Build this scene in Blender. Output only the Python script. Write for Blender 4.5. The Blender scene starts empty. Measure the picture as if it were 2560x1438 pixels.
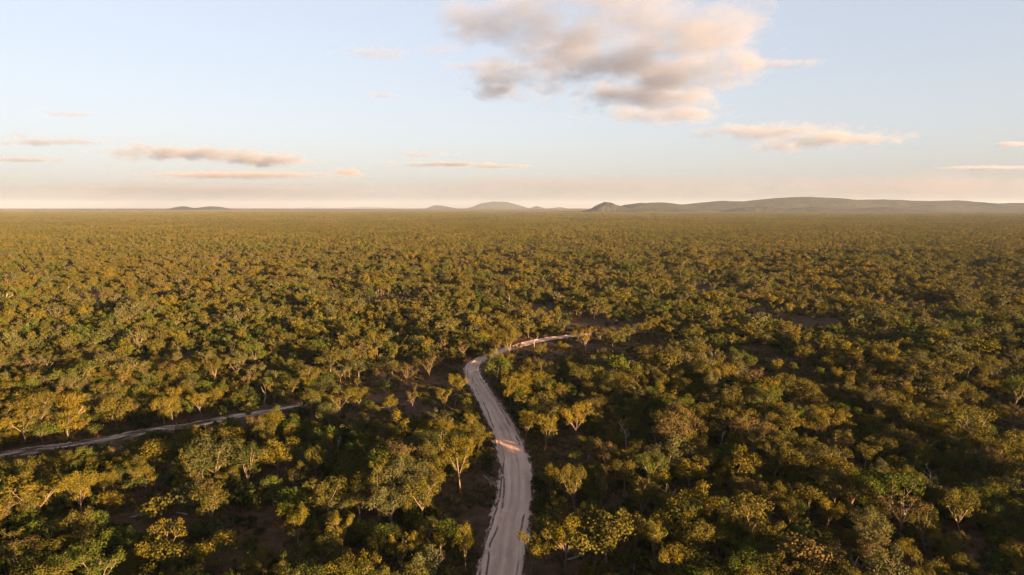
import bpy, math, random
import numpy as np
from mathutils import Vector, Matrix, noise as mnoise

R = math.radians
rng = np.random.default_rng(11)
random.seed(5)
scene = bpy.context.scene
col = scene.collection

# ------------------------------------------------------------------ camera
CAM_H = 70.0
PITCH = R(6.72)
FPX = 1707.0                       # focal length in pixels of the 2560 px wide photograph
cam_d = bpy.data.cameras.new('camera')
cam_d.sensor_width = 36.0
cam_d.lens = 36.0 * FPX / 2560.0
cam_d.clip_start = 1.0
cam_d.clip_end = 200000.0
cam = bpy.data.objects.new('camera', cam_d)
cam.location = (0, 0, CAM_H)
cam.rotation_euler = (R(90) - PITCH, 0, 0)
col.objects.link(cam)
scene.camera = cam

# ------------------------------------------------------------------ sky, sun, exposure
SUN_EL, SUN_AZ = R(6.6), R(136)    # azimuth clockwise from +Y: behind the camera, to its right
world = bpy.data.worlds.new('World')
scene.world = world
world.use_nodes = True
nt = world.node_tree
nt.nodes.clear()
sky = nt.nodes.new('ShaderNodeTexSky')
sky.sky_type = 'NISHITA'
sky.sun_disc = False
sky.sun_elevation = SUN_EL
sky.sun_rotation = SUN_AZ
sky.altitude = 50
sky.air_density = 1.0
sky.dust_density = 2.4
sky.ozone_density = 1.0
bg = nt.nodes.new('ShaderNodeBackground')
bg.inputs['Strength'].default_value = 0.050
wo = nt.nodes.new('ShaderNodeOutputWorld')
hs = nt.nodes.new('ShaderNodeHueSaturation')
hs.inputs['Saturation'].default_value = 0.74
nt.links.new(sky.outputs[0], hs.inputs['Color'])
tint = nt.nodes.new('ShaderNodeMix'); tint.data_type = 'RGBA'; tint.blend_type = 'MULTIPLY'
tint.inputs[0].default_value = 1.0; tint.inputs[7].default_value = (0.94, 0.965, 1.10, 1)
gam = nt.nodes.new('ShaderNodeGamma'); gam.inputs['Gamma'].default_value = 0.45   # many-times scattered light evens the sky out
nt.links.new(hs.outputs[0], gam.inputs['Color'])
nt.links.new(gam.outputs[0], tint.inputs[6])
nt.links.new(tint.outputs[2], bg.inputs['Color'])
nt.links.new(bg.outputs[0], wo.inputs['Surface'])

sun_d = bpy.data.lights.new('sun', 'SUN')
sun_d.energy = 5.0
sun_d.angle = R(0.5)
sun_d.color = (1.0, 0.605, 0.275)
sun = bpy.data.objects.new('sun', sun_d)
sdir = Vector((math.sin(SUN_AZ) * math.cos(SUN_EL), math.cos(SUN_AZ) * math.cos(SUN_EL), math.sin(SUN_EL)))
sun.rotation_euler = sdir.to_track_quat('Z', 'Y').to_euler()
sun.location = (200, -200, 300)
col.objects.link(sun)

vs = scene.view_settings
vs.view_transform = 'Standard'
vs.look = 'None'
vs.exposure = 3.42
vs.gamma = 1.0
vs.use_curve_mapping = False

cy = scene.cycles
cy.use_denoising = True
cy.max_bounces = 6
cy.diffuse_bounces = 3
cy.glossy_bounces = 1
cy.transmission_bounces = 3
cy.volume_bounces = 2
cy.transparent_max_bounces = 8
cy.sample_clamp_indirect = 6.0
cy.volume_step_rate = 0.5
cy.volume_max_steps = 256

# ------------------------------------------------------------------ helpers
FWD = Vector((0, math.cos(PITCH), -math.sin(PITCH)))
UPV = Vector((0, math.sin(PITCH), math.cos(PITCH)))

def ray(px, py):
    return Vector(((px - 1280) / FPX, 0, 0)) + UPV * (-(py - 719) / FPX) + FWD

def ground_at(px, py, z=0.0):
    """Photograph pixel to a point of the plain."""
    d = ray(px, py)
    t = (z - CAM_H) / d.z
    return Vector((d.x * t, d.y * t, z))

def project(x, y, z=0.0):
    """World to photograph pixels, arrays allowed; depth too."""
    dz = z - CAM_H
    depth = y * math.cos(PITCH) - dz * math.sin(PITCH)
    up = y * math.sin(PITCH) + dz * math.cos(PITCH)
    return 1280 + FPX * x / depth, 719 - FPX * up / depth, depth

def tag(o, label=None, cat=None, group=None, kind=None):
    if label: o['label'] = label
    if cat: o['category'] = cat
    if group: o['group'] = group
    if kind: o['kind'] = kind
    return o

def mesh_from(name, verts, faces, mats=(), smooth=False, mat_index=None):
    me = bpy.data.meshes.new(name)
    verts = np.asarray(verts, dtype=np.float32).reshape(-1, 3)
    if isinstance(faces, np.ndarray):
        nf, k = faces.shape
        me.vertices.add(len(verts)); me.vertices.foreach_set('co', verts.ravel())
        me.loops.add(nf * k); me.loops.foreach_set('vertex_index', faces.astype(np.int32).ravel())
        me.polygons.add(nf)
        me.polygons.foreach_set('loop_start', np.arange(0, nf * k, k, dtype=np.int32))
        if mat_index is not None:
            me.polygons.foreach_set('material_index', np.asarray(mat_index, dtype=np.int32))
        me.update(calc_edges=True)
    else:
        me.from_pydata([tuple(v) for v in verts], [], faces)
        me.update()
    for m in mats:
        me.materials.append(m)
    if smooth:
        me.polygons.foreach_set('use_smooth', np.ones(len(me.polygons), dtype=bool))
    return me

def link(name, me, parent=None):
    o = bpy.data.objects.new(name, me)
    col.objects.link(o)
    if parent is not None:
        o.parent = parent
    return o

def vnoise(x, y, scale, seed=0):
    """Smooth value noise 0..1, vectorised."""
    x = np.asarray(x, float) / scale + seed * 17.31
    y = np.asarray(y, float) / scale - seed * 9.77
    xi, yi = np.floor(x), np.floor(y)
    fx, fy = x - xi, y - yi
    fx = fx * fx * (3 - 2 * fx); fy = fy * fy * (3 - 2 * fy)
    def h(a, b):
        s = np.sin(a * 127.1 + b * 311.7 + seed * 74.7) * 43758.5453
        return s - np.floor(s)
    return ((h(xi, yi) * (1 - fx) + h(xi + 1, yi) * fx) * (1 - fy)
            + (h(xi, yi + 1) * (1 - fx) + h(xi + 1, yi + 1) * fx) * fy)

# ------------------------------------------------------------------ materials
def new_mat(name):
    m = bpy.data.materials.new(name)
    m.use_nodes = True
    m.node_tree.nodes.clear()
    return m, m.node_tree

class NG:
    """Small node-graph writer."""
    def __init__(self, t): self.t = t
    def n(self, typ, **kw):
        nd = self.t.nodes.new(typ)
        for k, v in kw.items(): setattr(nd, k, v)
        return nd
    def l(self, a, b): self.t.links.new(a, b)
    def put(self, sock, v):
        if hasattr(v, 'is_linked') or isinstance(v, bpy.types.NodeSocket): self.l(v, sock)
        else: sock.default_value = v
    def math(self, op, a, b=0.0, c=None, clamp=False):
        nd = self.n('ShaderNodeMath', operation=op); nd.use_clamp = clamp
        self.put(nd.inputs[0], a); self.put(nd.inputs[1], b)
        if c is not None: self.put(nd.inputs[2], c)
        return nd.outputs[0]
    def vmath(self, op, a, b=(0, 0, 0)):
        nd = self.n('ShaderNodeVectorMath', operation=op)
        self.put(nd.inputs[0], a); self.put(nd.inputs[1], b)
        return nd.outputs['Value' if op in ('LENGTH', 'DISTANCE', 'DOT_PRODUCT') else 'Vector']
    def noise(self, vec, scale, detail=4.0, rough=0.55, out='Fac'):
        nd = self.n('ShaderNodeTexNoise')
        self.put(nd.inputs['Vector'], vec)
        nd.inputs['Scale'].default_value = scale
        nd.inputs['Detail'].default_value = detail
        nd.inputs['Roughness'].default_value = rough
        return nd.outputs[out]
    def ramp(self, fac, stops, interp='LINEAR'):
        nd = self.n('ShaderNodeValToRGB')
        cr = nd.color_ramp; cr.interpolation = interp
        while len(cr.elements) < len(stops): cr.elements.new(0.5)
        for e, (p, c) in zip(cr.elements, stops):
            e.position = p
            e.color = (c[0], c[1], c[2], 1) if hasattr(c, '__len__') else (c, c, c, 1)
        self.put(nd.inputs[0], fac)
        return nd.outputs[0]
    def mix(self, fac, a, b, mode='MIX'):
        nd = self.n('ShaderNodeMix', data_type='RGBA', blend_type=mode)
        self.put(nd.inputs[0], fac)
        def c(v): return (v[0], v[1], v[2], 1) if isinstance(v, tuple) else v
        self.put(nd.inputs[6], c(a)); self.put(nd.inputs[7], c(b))
        return nd.outputs[2]
    def sstep(self, x, lo, hi):
        nd = self.n('ShaderNodeMapRange', interpolation_type='SMOOTHSTEP')
        self.put(nd.inputs[0], x)
        nd.inputs[1].default_value = lo; nd.inputs[2].default_value = hi
        return nd.outputs[0]

def leaf_mat(name, c_dark, c_light, trans=0.15):
    m, t = new_mat(name); g = NG(t)
    oi = g.n('ShaderNodeObjectInfo')
    geo = g.n('ShaderNodeNewGeometry')
    per_leaf = geo.outputs['Random Per Island']
    f = g.math('ADD', g.math('MULTIPLY', oi.outputs['Random'], 0.6), g.math('MULTIPLY', per_leaf, 0.4))
    c = g.mix(f, c_dark, c_light)
    slow = g.sstep(g.noise(geo.outputs['Position'], 0.0045, 3, 0.6), 0.40, 0.62)
    dry = g.mix(1.0, c, (1.04, 0.97, 0.95), 'MULTIPLY')
    c = g.mix(slow, g.mix(1.0, c, (0.84, 0.90, 0.88), 'MULTIPLY'), dry)
    d = g.n('ShaderNodeBsdfDiffuse'); g.l(c, d.inputs['Color'])
    tr = g.n('ShaderNodeBsdfTranslucent'); g.l(c, tr.inputs['Color'])
    mx = g.n('ShaderNodeMixShader'); mx.inputs[0].default_value = trans
    g.l(d.outputs[0], mx.inputs[1]); g.l(tr.outputs[0], mx.inputs[2])
    o = g.n('ShaderNodeOutputMaterial'); g.l(mx.outputs[0], o.inputs['Surface'])
    return m

LEAF = {
    'olive':      leaf_mat('leaf_olive',  (0.0360, 0.0342, 0.0077), (0.0648, 0.0576, 0.0121)),
    'golden':     leaf_mat('leaf_golden', (0.0540, 0.0468, 0.0067), (0.0855, 0.0684, 0.0099)),
    'grey-green': leaf_mat('leaf_grey',   (0.0360, 0.0378, 0.0153), (0.0594, 0.0576, 0.0225)),
    'green':      leaf_mat('leaf_green',  (0.0261, 0.0369, 0.0067), (0.0495, 0.0594, 0.0108)),
    'dark green': leaf_mat('leaf_dark',   (0.0162, 0.0216, 0.0063), (0.0306, 0.0351, 0.0090)),
    'russet':     leaf_mat('leaf_russet', (0.0477, 0.0369, 0.0144), (0.0720, 0.0549, 0.0225)),
}

def bark_mat(name, c0, c1):
    m, t = new_mat(name); g = NG(t)
    tc = g.n('ShaderNodeTexCoord')
    v = g.vmath('MULTIPLY', tc.outputs['Object'], (1.0, 1.0, 0.25))
    f = g.noise(v, 6.0, 3, 0.6)
    c = g.mix(f, c0, c1)
    b = g.n('ShaderNodeBsdfPrincipled'); g.l(c, b.inputs['Base Color'])
    b.inputs['Roughness'].default_value = 0.85
    b.inputs['Specular IOR Level'].default_value = 0.2
    o = g.n('ShaderNodeOutputMaterial'); g.l(b.outputs[0], o.inputs['Surface'])
    return m

BARK = bark_mat('pale_bark', (0.050, 0.036, 0.027), (0.135, 0.10, 0.076))
BARK_DARK = bark_mat('rough_bark', (0.038, 0.029, 0.022), (0.09, 0.07, 0.055))
BARK_DEAD = bark_mat('weathered_wood', (0.13, 0.105, 0.085), (0.26, 0.22, 0.18))

SOIL_A, SOIL_B, SOIL_C = (0.021, 0.011, 0.006), (0.086, 0.042, 0.019), (0.19, 0.14, 0.108)

def soil_color(g, pos):
    big = g.noise(pos, 0.035, 4, 0.6)
    mid = g.noise(pos, 0.35, 5, 0.65)
    fine = g.noise(pos, 2.2, 4, 0.7)
    f = g.math('ADD', g.math('MULTIPLY', mid, 0.55), g.math('MULTIPLY', fine, 0.45))
    c = g.mix(g.sstep(f, 0.35, 0.68), SOIL_A, SOIL_B)
    patch = g.math('MULTIPLY', g.sstep(big, 0.60, 0.70), g.sstep(mid, 0.48, 0.66))
    c = g.mix(g.math('MULTIPLY', patch, 0.75), c, SOIL_C)
    return c, f

def ground_mat():
    m, t = new_mat('woodland_soil'); g = NG(t)
    geo = g.n('ShaderNodeNewGeometry')
    c, f = soil_color(g, geo.outputs['Position'])
    b = g.n('ShaderNodeBsdfPrincipled'); g.l(c, b.inputs['Base Color'])
    b.inputs['Roughness'].default_value = 0.95; b.inputs['Specular IOR Level'].default_value = 0.1
    bp = g.n('ShaderNodeBump'); bp.inputs['Strength'].default_value = 0.6; bp.inputs['Distance'].default_value = 0.25
    g.l(f, bp.inputs['Height']); g.l(bp.outputs[0], b.inputs['Normal'])
    o = g.n('ShaderNodeOutputMaterial'); g.l(b.outputs[0], o.inputs['Surface'])
    return m

def road_mat(name, half, sand_a, sand_b, lane=1.0, patchy=0.0):
    """UV: u metres across from the middle, v metres along."""
    m, t = new_mat(name); g = NG(t)
    uvn = g.n('ShaderNodeUVMap'); uvn.uv_map = 'road'
    geo = g.n('ShaderNodeNewGeometry')
    sep = g.n('ShaderNodeSeparateXYZ'); g.l(uvn.outputs[0], sep.inputs[0])
    u = sep.outputs[0]
    uv = uvn.outputs[0]
    soil, sf = soil_color(g, geo.outputs['Position'])
    # graded streaks run along the road
    streak = g.noise(g.vmath('MULTIPLY', uv, (1.0, 0.03, 1)), 0.7, 3, 0.5)
    blot = g.noise(uv, 0.16, 4, 0.6)
    fine = g.noise(uv, 1.6, 4, 0.7)
    f = g.math('ADD', g.math('MULTIPLY', streak, 0.55), g.math('ADD', g.math('MULTIPLY', blot, 0.25), g.math('MULTIPLY', fine, 0.2)))
    sand = g.mix(g.sstep(f, 0.36, 0.64), sand_a, sand_b)
    spill = g.sstep(g.noise(g.vmath('MULTIPLY', uv, (1, 0.22, 1)), 0.22, 5, 0.7), 0.50, 0.66)
    sand = g.mix(g.math('MULTIPLY', spill, 0.35), sand, (0.25, 0.145, 0.095))
    # damp dark blotches and tyre polish
    damp = g.sstep(g.noise(g.vmath('MULTIPLY', uv, (1, 0.3, 1)), 0.33, 3, 0.5), 0.60, 0.74)
    sand = g.mix(g.math('MULTIPLY', damp, 0.45), sand, (0.17, 0.13, 0.105))
    # two worn wheel paths
    for off in ((-0.95, 0.95) if lane else ()):
        wob = g.math('MULTIPLY', g.math('SUBTRACT', g.noise(g.vmath('MULTIPLY', uv, (0, 0.06, 0)), 1.0, 2, 0.5), 0.5), 1.6)
        du_ = g.math('ABSOLUTE', g.math('SUBTRACT', u, g.math('ADD', wob, off)))
        wp = g.math('MULTIPLY', g.math('SUBTRACT', 1.0, g.sstep(du_, 0.12, 0.5)), g.sstep(g.noise(g.vmath('MULTIPLY', uv, (1, 0.12, 1)), 0.5, 3, 0.6), 0.35, 0.6))
        sand = g.mix(g.math('MULTIPLY', wp, 0.34), sand, (0.18, 0.122, 0.09))
    # loose dark grit in the windrows: a wandering line near each edge
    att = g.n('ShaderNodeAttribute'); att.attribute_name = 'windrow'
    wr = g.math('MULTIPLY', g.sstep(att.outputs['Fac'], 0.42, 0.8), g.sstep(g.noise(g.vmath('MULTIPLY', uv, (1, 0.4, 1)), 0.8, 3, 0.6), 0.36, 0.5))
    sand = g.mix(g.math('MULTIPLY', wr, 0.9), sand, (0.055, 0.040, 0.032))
    # ragged edge: sand gives way to soil
    au = g.math('ABSOLUTE', u)
    e = g.math('SUBTRACT', au, half)
    rag = g.math('SUBTRACT', g.noise(g.vmath('MULTIPLY', uv, (1.0, 0.35, 1)), 0.55, 6, 0.7), 0.5)
    e2 = g.math('ADD', e, g.math('MULTIPLY', rag, 5.5))
    k = g.sstep(e2, -0.35, 0.35)
    if patchy > 0:
        ph = g.sstep(g.noise(g.vmath('MULTIPLY', uv, (1.0, 0.25, 1)), 0.30, 5, 0.65), 0.5 - 0.12 + 0.1 * patchy, 0.62 + 0.1 * patchy)
        k = g.math('SUBTRACT', 1.0, g.math('MULTIPLY', g.math('SUBTRACT', 1.0, k), ph))
    c = g.mix(k, sand, soil)
    b = g.n('ShaderNodeBsdfPrincipled'); g.l(c, b.inputs['Base Color'])
    b.inputs['Roughness'].default_value = 0.95; b.inputs['Specular IOR Level'].default_value = 0.1
    bp = g.n('ShaderNodeBump'); bp.inputs['Strength'].default_value = 0.5; bp.inputs['Distance'].default_value = 0.12
    g.l(g.math('ADD', fine, g.math('MULTIPLY', rag, 0.8)), bp.inputs['Height']); g.l(bp.outputs[0], b.inputs['Normal'])
    o = g.n('ShaderNodeOutputMaterial'); g.l(b.outputs[0], o.inputs['Surface'])
    return m

# ------------------------------------------------------------------ ground and roads
GX = 45000.0
gr = link('ground', mesh_from('ground', [(-GX, -GX, 0), (GX, -GX, 0), (GX, GX, 0), (-GX, GX, 0)], [(0, 1, 2, 3)], [ground_mat()]))
tag(gr, kind='structure')

def spline(pts, step):
    """Catmull-Rom through ground points, resampled by arc length."""
    P = [Vector(p) for p in pts]
    P = [P[0] * 2 - P[1]] + P + [P[-1] * 2 - P[-2]]
    out = []
    for i in range(1, len(P) - 2):
        for k in range(60):
            t = k / 60
            a, b, c, d = P[i - 1], P[i], P[i + 1], P[i + 2]
            out.append(0.5 * ((2 * b) + (c - a) * t + (2 * a - 5 * b + 4 * c - d) * t * t + (3 * b - a - 3 * c + d) * t ** 3))
    out.append(P[-2])
    A = np.array([[p.x, p.y] for p in out])
    s = np.concatenate([[0], np.cumsum(np.hypot(*np.diff(A, axis=0).T))])
    S = np.arange(0, s[-1], step)
    return np.stack([np.interp(S, s, A[:, 0]), np.interp(S, s, A[:, 1])], 1), S

MAIN_PX = [(1251, 1438), (1262, 1370), (1274, 1310), (1286, 1250), (1289, 1200), (1283, 1150), (1267, 1090), (1245, 1045),
           (1219, 1000), (1200, 970), (1185, 945), (1180, 925), (1186, 909), (1208, 897), (1240, 884), (1285, 868), (1335, 854),
           (1400, 843), (1460, 837), (1530, 832), (1600, 827)]
main_pts = [ground_at(*p) for p in MAIN_PX]
d0 = (main_pts[0] - main_pts[1]).normalized()
main_pts = [main_pts[0] + d0 * 70 + Vector((-8, 0, 0)), main_pts[0] + d0 * 35 + Vector((-2, 0, 0))] + main_pts
SIDE_PX = [(-260, 1190), (-60, 1150), (60, 1129), (180, 1112), (270, 1099), (335, 1083), (390, 1073), (450, 1068), (520, 1055), (580, 1042), (650, 1032), (730, 1016), (790, 1006)]
side_pts = [ground_at(*p) for p in SIDE_PX]
STRIP_PX = [(1158, 955), (1160, 990), (1168, 1040), (1180, 1085), (1198, 1135), (1218, 1180), (1236, 1220)]
strip_pts = [ground_at(*p) for p in STRIP_PX]

def build_road(name, pts, half, z, mat, windrows, margin, step=0.6, du=0.25, seed=1, crown=0.05, taper=0.0, ty0=190.0, ty1=110.0):
    A, S = spline(pts, step)
    T = np.gradient(A, axis=0); T /= np.linalg.norm(T, axis=1)[:, None]
    N = np.stack([T[:, 1], -T[:, 0]], 1)        # to the right of travel
    U = np.arange(-(half + margin), half + margin + 1e-6, du)
    n, k = len(S), len(U)
    uu = np.repeat(U[None], n, 0); ss = np.repeat(S[:, None], k, 1)
    ws = (1.0 - taper * np.clip((A[:, 1] - ty0) / ty1, 0, 1))[:, None]
    X = A[:, None, 0] + N[:, None, 0] * uu * ws
    Y = A[:, None, 1] + N[:, None, 1] * uu * ws
    Z = np.full_like(X, z) + crown * np.clip(1 - (uu / half) ** 2, 0, 1)
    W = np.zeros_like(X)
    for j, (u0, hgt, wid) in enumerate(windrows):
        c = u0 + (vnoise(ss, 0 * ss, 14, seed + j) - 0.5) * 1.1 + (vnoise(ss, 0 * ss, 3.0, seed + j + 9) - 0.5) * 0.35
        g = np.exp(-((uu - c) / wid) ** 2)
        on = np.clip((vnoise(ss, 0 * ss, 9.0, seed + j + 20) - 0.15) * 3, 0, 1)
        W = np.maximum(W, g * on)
        Z += hgt * np.exp(-((uu - c) / (wid * 0.8)) ** 2) * on * (0.6 + 0.8 * vnoise(X, Y, 1.3, seed + j))
    Z += (vnoise(X, Y, 1.1, seed + 40) - 0.5) * 0.03
    edge = np.clip((half + margin - np.abs(uu)) / 0.8, 0, 1)
    Z = 0.012 + (Z - 0.012) * edge
    V = np.stack([X, Y, Z], 2).reshape(-1, 3)
    i = np.arange(n - 1)[:, None] * k + np.arange(k - 1)[None]
    F = np.stack([i, i + 1, i + k + 1, i + k], 2).reshape(-1, 4)
    me = mesh_from(name, V, F, [mat], smooth=True)
    uv = me.uv_layers.new(name='road')
    li = F.ravel()
    uv.data.foreach_set('uv', np.stack([uu.ravel()[li], ss.ravel()[li]], 1).astype(np.float32).ravel())
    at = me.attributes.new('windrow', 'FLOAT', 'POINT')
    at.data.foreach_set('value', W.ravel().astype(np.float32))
    o = link(name, me)
    tag(o, kind='structure')
    return A

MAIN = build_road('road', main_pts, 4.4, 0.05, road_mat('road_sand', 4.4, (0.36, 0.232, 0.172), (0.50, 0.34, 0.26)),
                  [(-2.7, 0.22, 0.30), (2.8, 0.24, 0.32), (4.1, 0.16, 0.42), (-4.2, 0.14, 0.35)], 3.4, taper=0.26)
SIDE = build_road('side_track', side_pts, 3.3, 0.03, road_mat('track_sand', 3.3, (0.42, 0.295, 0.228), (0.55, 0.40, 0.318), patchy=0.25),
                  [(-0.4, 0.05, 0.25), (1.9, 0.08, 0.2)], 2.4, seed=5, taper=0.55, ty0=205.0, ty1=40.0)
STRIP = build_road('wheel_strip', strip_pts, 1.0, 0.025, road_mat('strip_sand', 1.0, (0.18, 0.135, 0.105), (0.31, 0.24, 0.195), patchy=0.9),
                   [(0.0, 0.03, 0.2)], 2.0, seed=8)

def dist_to(path, x, y):
    """Signed-side distance to a path: distance, and + when on the right of travel."""
    x = np.asarray(x, float); y = np.asarray(y, float)
    best = np.full(x.shape, 1e9); side = np.zeros(x.shape)
    P = path[::6]
    T = np.gradient(P, axis=0)
    for (px, py), (tx, ty) in zip(P, T):
        dx, dy = x - px, y - py
        d = np.hypot(dx, dy)
        m = d < best
        best = np.where(m, d, best)
        side = np.where(m, np.sign(dx * ty - dy * tx), side)
    return best, side

# ------------------------------------------------------------------ tree meshes
def tube(V, F, pts, rad, sides=6):
    """Append a tapered tube through pts."""
    base = len(V)
    pts = [Vector(p) for p in pts]
    for i, p in enumerate(pts):
        d = (pts[min(i + 1, len(pts) - 1)] - pts[max(i - 1, 0)]).normalized()
        a = d.cross(Vector((0.31, 0.95, 0.05))).normalized()
        b = d.cross(a)
        for s in range(sides):
            an = 2 * math.pi * s / sides
            V.append(p + (a * math.cos(an) + b * math.sin(an)) * rad[i])
    for i in range(len(pts) - 1):
        for s in range(sides):
            s2 = (s + 1) % sides
            F.append((base + i * sides + s, base + i * sides + s2, base + (i + 1) * sides + s2, base + (i + 1) * sides + s))
    F.append(tuple(base + (len(pts) - 1) * sides + s for s in range(sides)))

def bent(rs, p, d, length, n, wob, lift):
    pts = [Vector(p)]
    d = Vector(d).normalized()
    for i in range(n):
        d = (d + Vector((rs.uniform(-wob, wob), rs.uniform(-wob, wob), rs.uniform(-wob, wob) + lift))).normalized()
        pts.append(pts[-1] + d * (length / n))
    return pts, d

def leaf_cards(nr, centers, radii, counts, size, flat=0.75, droop=0.15, tang=1.15):
    """Rhombic leaf sprays scattered over and through each clump."""
    Vs = []
    for c, r, n in zip(centers, radii, counts):
        n = int(n)
        d = nr.normal(size=(n, 3)); d /= np.linalg.norm(d, axis=1)[:, None]
        rr = nr.uniform(0.35, 1.0, n) ** 0.5
        # knobbly outline
        ph = nr.uniform(0, 6.28, 3)
        knob = 1 + 0.22 * np.sin(d[:, 0] * 5 + ph[0]) * np.sin(d[:, 1] * 5 + ph[1]) + 0.12 * np.sin(d[:, 2] * 7 + ph[2])
        p = d * (rr * knob * r)[:, None] * np.array([1, 1, flat]) + np.asarray(c)
        p[:, 2] -= droop * r * (d[:, 0] ** 2 + d[:, 1] ** 2)
        nrm = d * tang + nr.normal(size=(n, 3)) * 0.5 + np.array([0, 0, 0.15])
        nrm /= np.linalg.norm(nrm, axis=1)[:, None]
        ref = nr.normal(size=(n, 3)) * 0.5 + np.array([0, 0, -1.0])
        a = np.cross(nrm, ref); a /= np.linalg.norm(a, axis=1)[:, None] + 1e-9
        b = np.cross(nrm, a)
        s = size * nr.uniform(0.6, 1.35, n)[:, None]
        w = nr.uniform(0.32, 0.62, n)[:, None]
        Vs.append(np.stack([p - b * s * 0.55, p + a * s * w, p + b * s * 0.55, p - a * s * w], 1))
    V = np.concatenate(Vs).reshape(-1, 3)
    F = np.arange(len(V)).reshape(-1, 4)
    return V, F

def make_gum(seed, H=11.0, fork=0.36, limbs=4, spread=0.55, clump=1.25, lean=0.06, flat=0.78, dens=1.0, sub=4, hi=True, tall=0.0):
    """Skeleton and leaf clumps of a eucalypt; returns trunk (V,F), crown (V,F)."""
    rs = random.Random(seed); nr = np.random.default_rng(seed)
    TV, TF = [], []
    r0 = 0.017 * H + 0.02
    tp, d = bent(rs, (0, 0, -0.25), (rs.uniform(-lean, lean) * 2, rs.uniform(-lean, lean) * 2, 1), fork * H + 0.25, 4, 0.07, 0.02)
    tr = [r0 * (1.25 if i == 0 else 1 - 0.10 * i) for i in range(len(tp))]
    tube(TV, TF, tp, tr, 7 if hi else 4)
    C, RR = [], []
    top = tp[-1]
    ph0 = rs.uniform(0, 6.28)
    for k in range(limbs):
        az = ph0 + 2 * math.pi * k / limbs + rs.uniform(-0.5, 0.5)
        tilt = spread * rs.uniform(0.55, 1.35) if not (k == 0 and tall) else 0.08
        st = tp[-1] if rs.random() < 0.65 else tp[-2].lerp(tp[-1], rs.uniform(0.2, 0.8))
        L = (1 - fork) * H * rs.uniform(0.62, 0.95) * (1.0 if tilt < 0.5 else 0.85)
        lp, ld = bent(rs, st, (math.sin(tilt) * math.cos(az), math.sin(tilt) * math.sin(az), math.cos(tilt)), L, 5, 0.16, 0.05)
        rl = r0 * rs.uniform(0.5, 0.68)
        tube(TV, TF, lp, [rl * (1 - 0.16 * i) for i in range(6)], 5 if hi else 3)
        C.append(lp[-1]); RR.append(clump * rs.uniform(0.85, 1.2))
        for j in range(sub):
            t = rs.uniform(0.15, 0.95)
            q = lp[int(t * 5)].lerp(lp[min(int(t * 5) + 1, 5)], t * 5 % 1)
            a2 = rs.uniform(0, 6.28); t2 = rs.uniform(0.5, 1.25)
            sp_, sd = bent(rs, q, (math.sin(t2) * math.cos(a2), math.sin(t2) * math.sin(a2), math.cos(t2)), H * rs.uniform(0.10, 0.22), 3, 0.22, 0.08)
            tube(TV, TF, sp_, [rl * 0.45, rl * 0.36, rl * 0.28, rl * 0.15], 4 if hi else 3)
            C.append(sp_[-1]); RR.append(clump * rs.uniform(0.6, 1.05))
    RR = [r * 0.97 for r in RR]
    n = [dens * 88 * r * r for r in RR]
    size = 0.25
    if not hi:
        n = [max(6, x * 0.32) for x in n]; size = 0.46
    LV, LF = leaf_cards(nr, C, RR, n, size, flat=flat, droop=0.25)
    return (TV, TF), (LV, LF)

def make_bushy(seed, H=8.0, W=3.4, hi=True, dens=1.0, skirt=0.22):
    """Dense round-headed tree: short trunk, crown of many overlapping clumps."""
    rs = random.Random(seed); nr = np.random.default_rng(seed)
    TV, TF = [], []
    tp, d = bent(rs, (0, 0, -0.2), (rs.uniform(-.1, .1), rs.uniform(-.1, .1), 1), H * 0.32, 3, 0.08, 0.02)
    r0 = 0.02 * H + 0.02
    tube(TV, TF, tp, [r0 * 1.2, r0, r0 * .9, r0 * .8], 6 if hi else 4)
    C, RR = [], []
    cz = H * (skirt + 1) / 2; hz = H * (1 - skirt) / 2
    m = rs.randint(15, 21)
    for k in range(m):
        u = rs.uniform(-0.75, 1.0); az = rs.uniform(0, 6.28)
        q = math.sqrt(max(0, 1 - u * u))
        rad = rs.uniform(0.55, 0.88)
        C.append(Vector((W * q * math.cos(az) * rad, W * q * math.sin(az) * rad, cz + hz * u * 0.82)))
        RR.append(W * rs.uniform(0.26, 0.46))
    for k in range(5):
        tgt = C[k * 2]
        sp_ = [tp[-1], tp[-1].lerp(tgt, 0.5) + Vector((0, 0, 0.2)), tgt]
        tube(TV, TF, sp_, [r0 * .5, r0 * .3, r0 * .12], 4 if hi else 3)
    n = [dens * 64 * r * r for r in RR]
    size = 0.275
    if not hi:
        n = [max(5, x * 0.32) for x in n]; size = 0.50
    LV, LF = leaf_cards(nr, C, RR, n, size, flat=0.85, droop=0.1)
    return (TV, TF), (LV, LF)

def make_shrub(seed, H=2.6, W=1.7, hi=True):
    rs = random.Random(seed); nr = np.random.default_rng(seed)
    TV, TF = [], []
    C, RR = [], []
    for k in range(rs.randint(5, 8)):
        az = rs.uniform(0, 6.28); t = rs.uniform(0.15, 0.85)
        sp_, d = bent(rs, (rs.uniform(-.15, .15), rs.uniform(-.15, .15), -0.1), (math.sin(t) * math.cos(az), math.sin(t) * math.sin(az), math.cos(t)), H * rs.uniform(0.6, 0.85), 3, 0.15, 0.08)
        tube(TV, TF, sp_, [.06, .045, .03, .015], 4 if hi else 3)
        C.append(sp_[-1]); RR.append(W * rs.uniform(0.35, 0.55))
    C.append(Vector((0, 0, H * 0.4))); RR.append(W * 0.6)
    n = [70 * r * r + 12 for r in RR]; size = 0.30
    if not hi:
        n = [max(5, x * 0.3) for x in n]; size = 0.52
    LV, LF = leaf_cards(nr, C, RR, n, size, flat=0.85, droop=0.1)
    return (TV, TF), (LV, LF)

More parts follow.
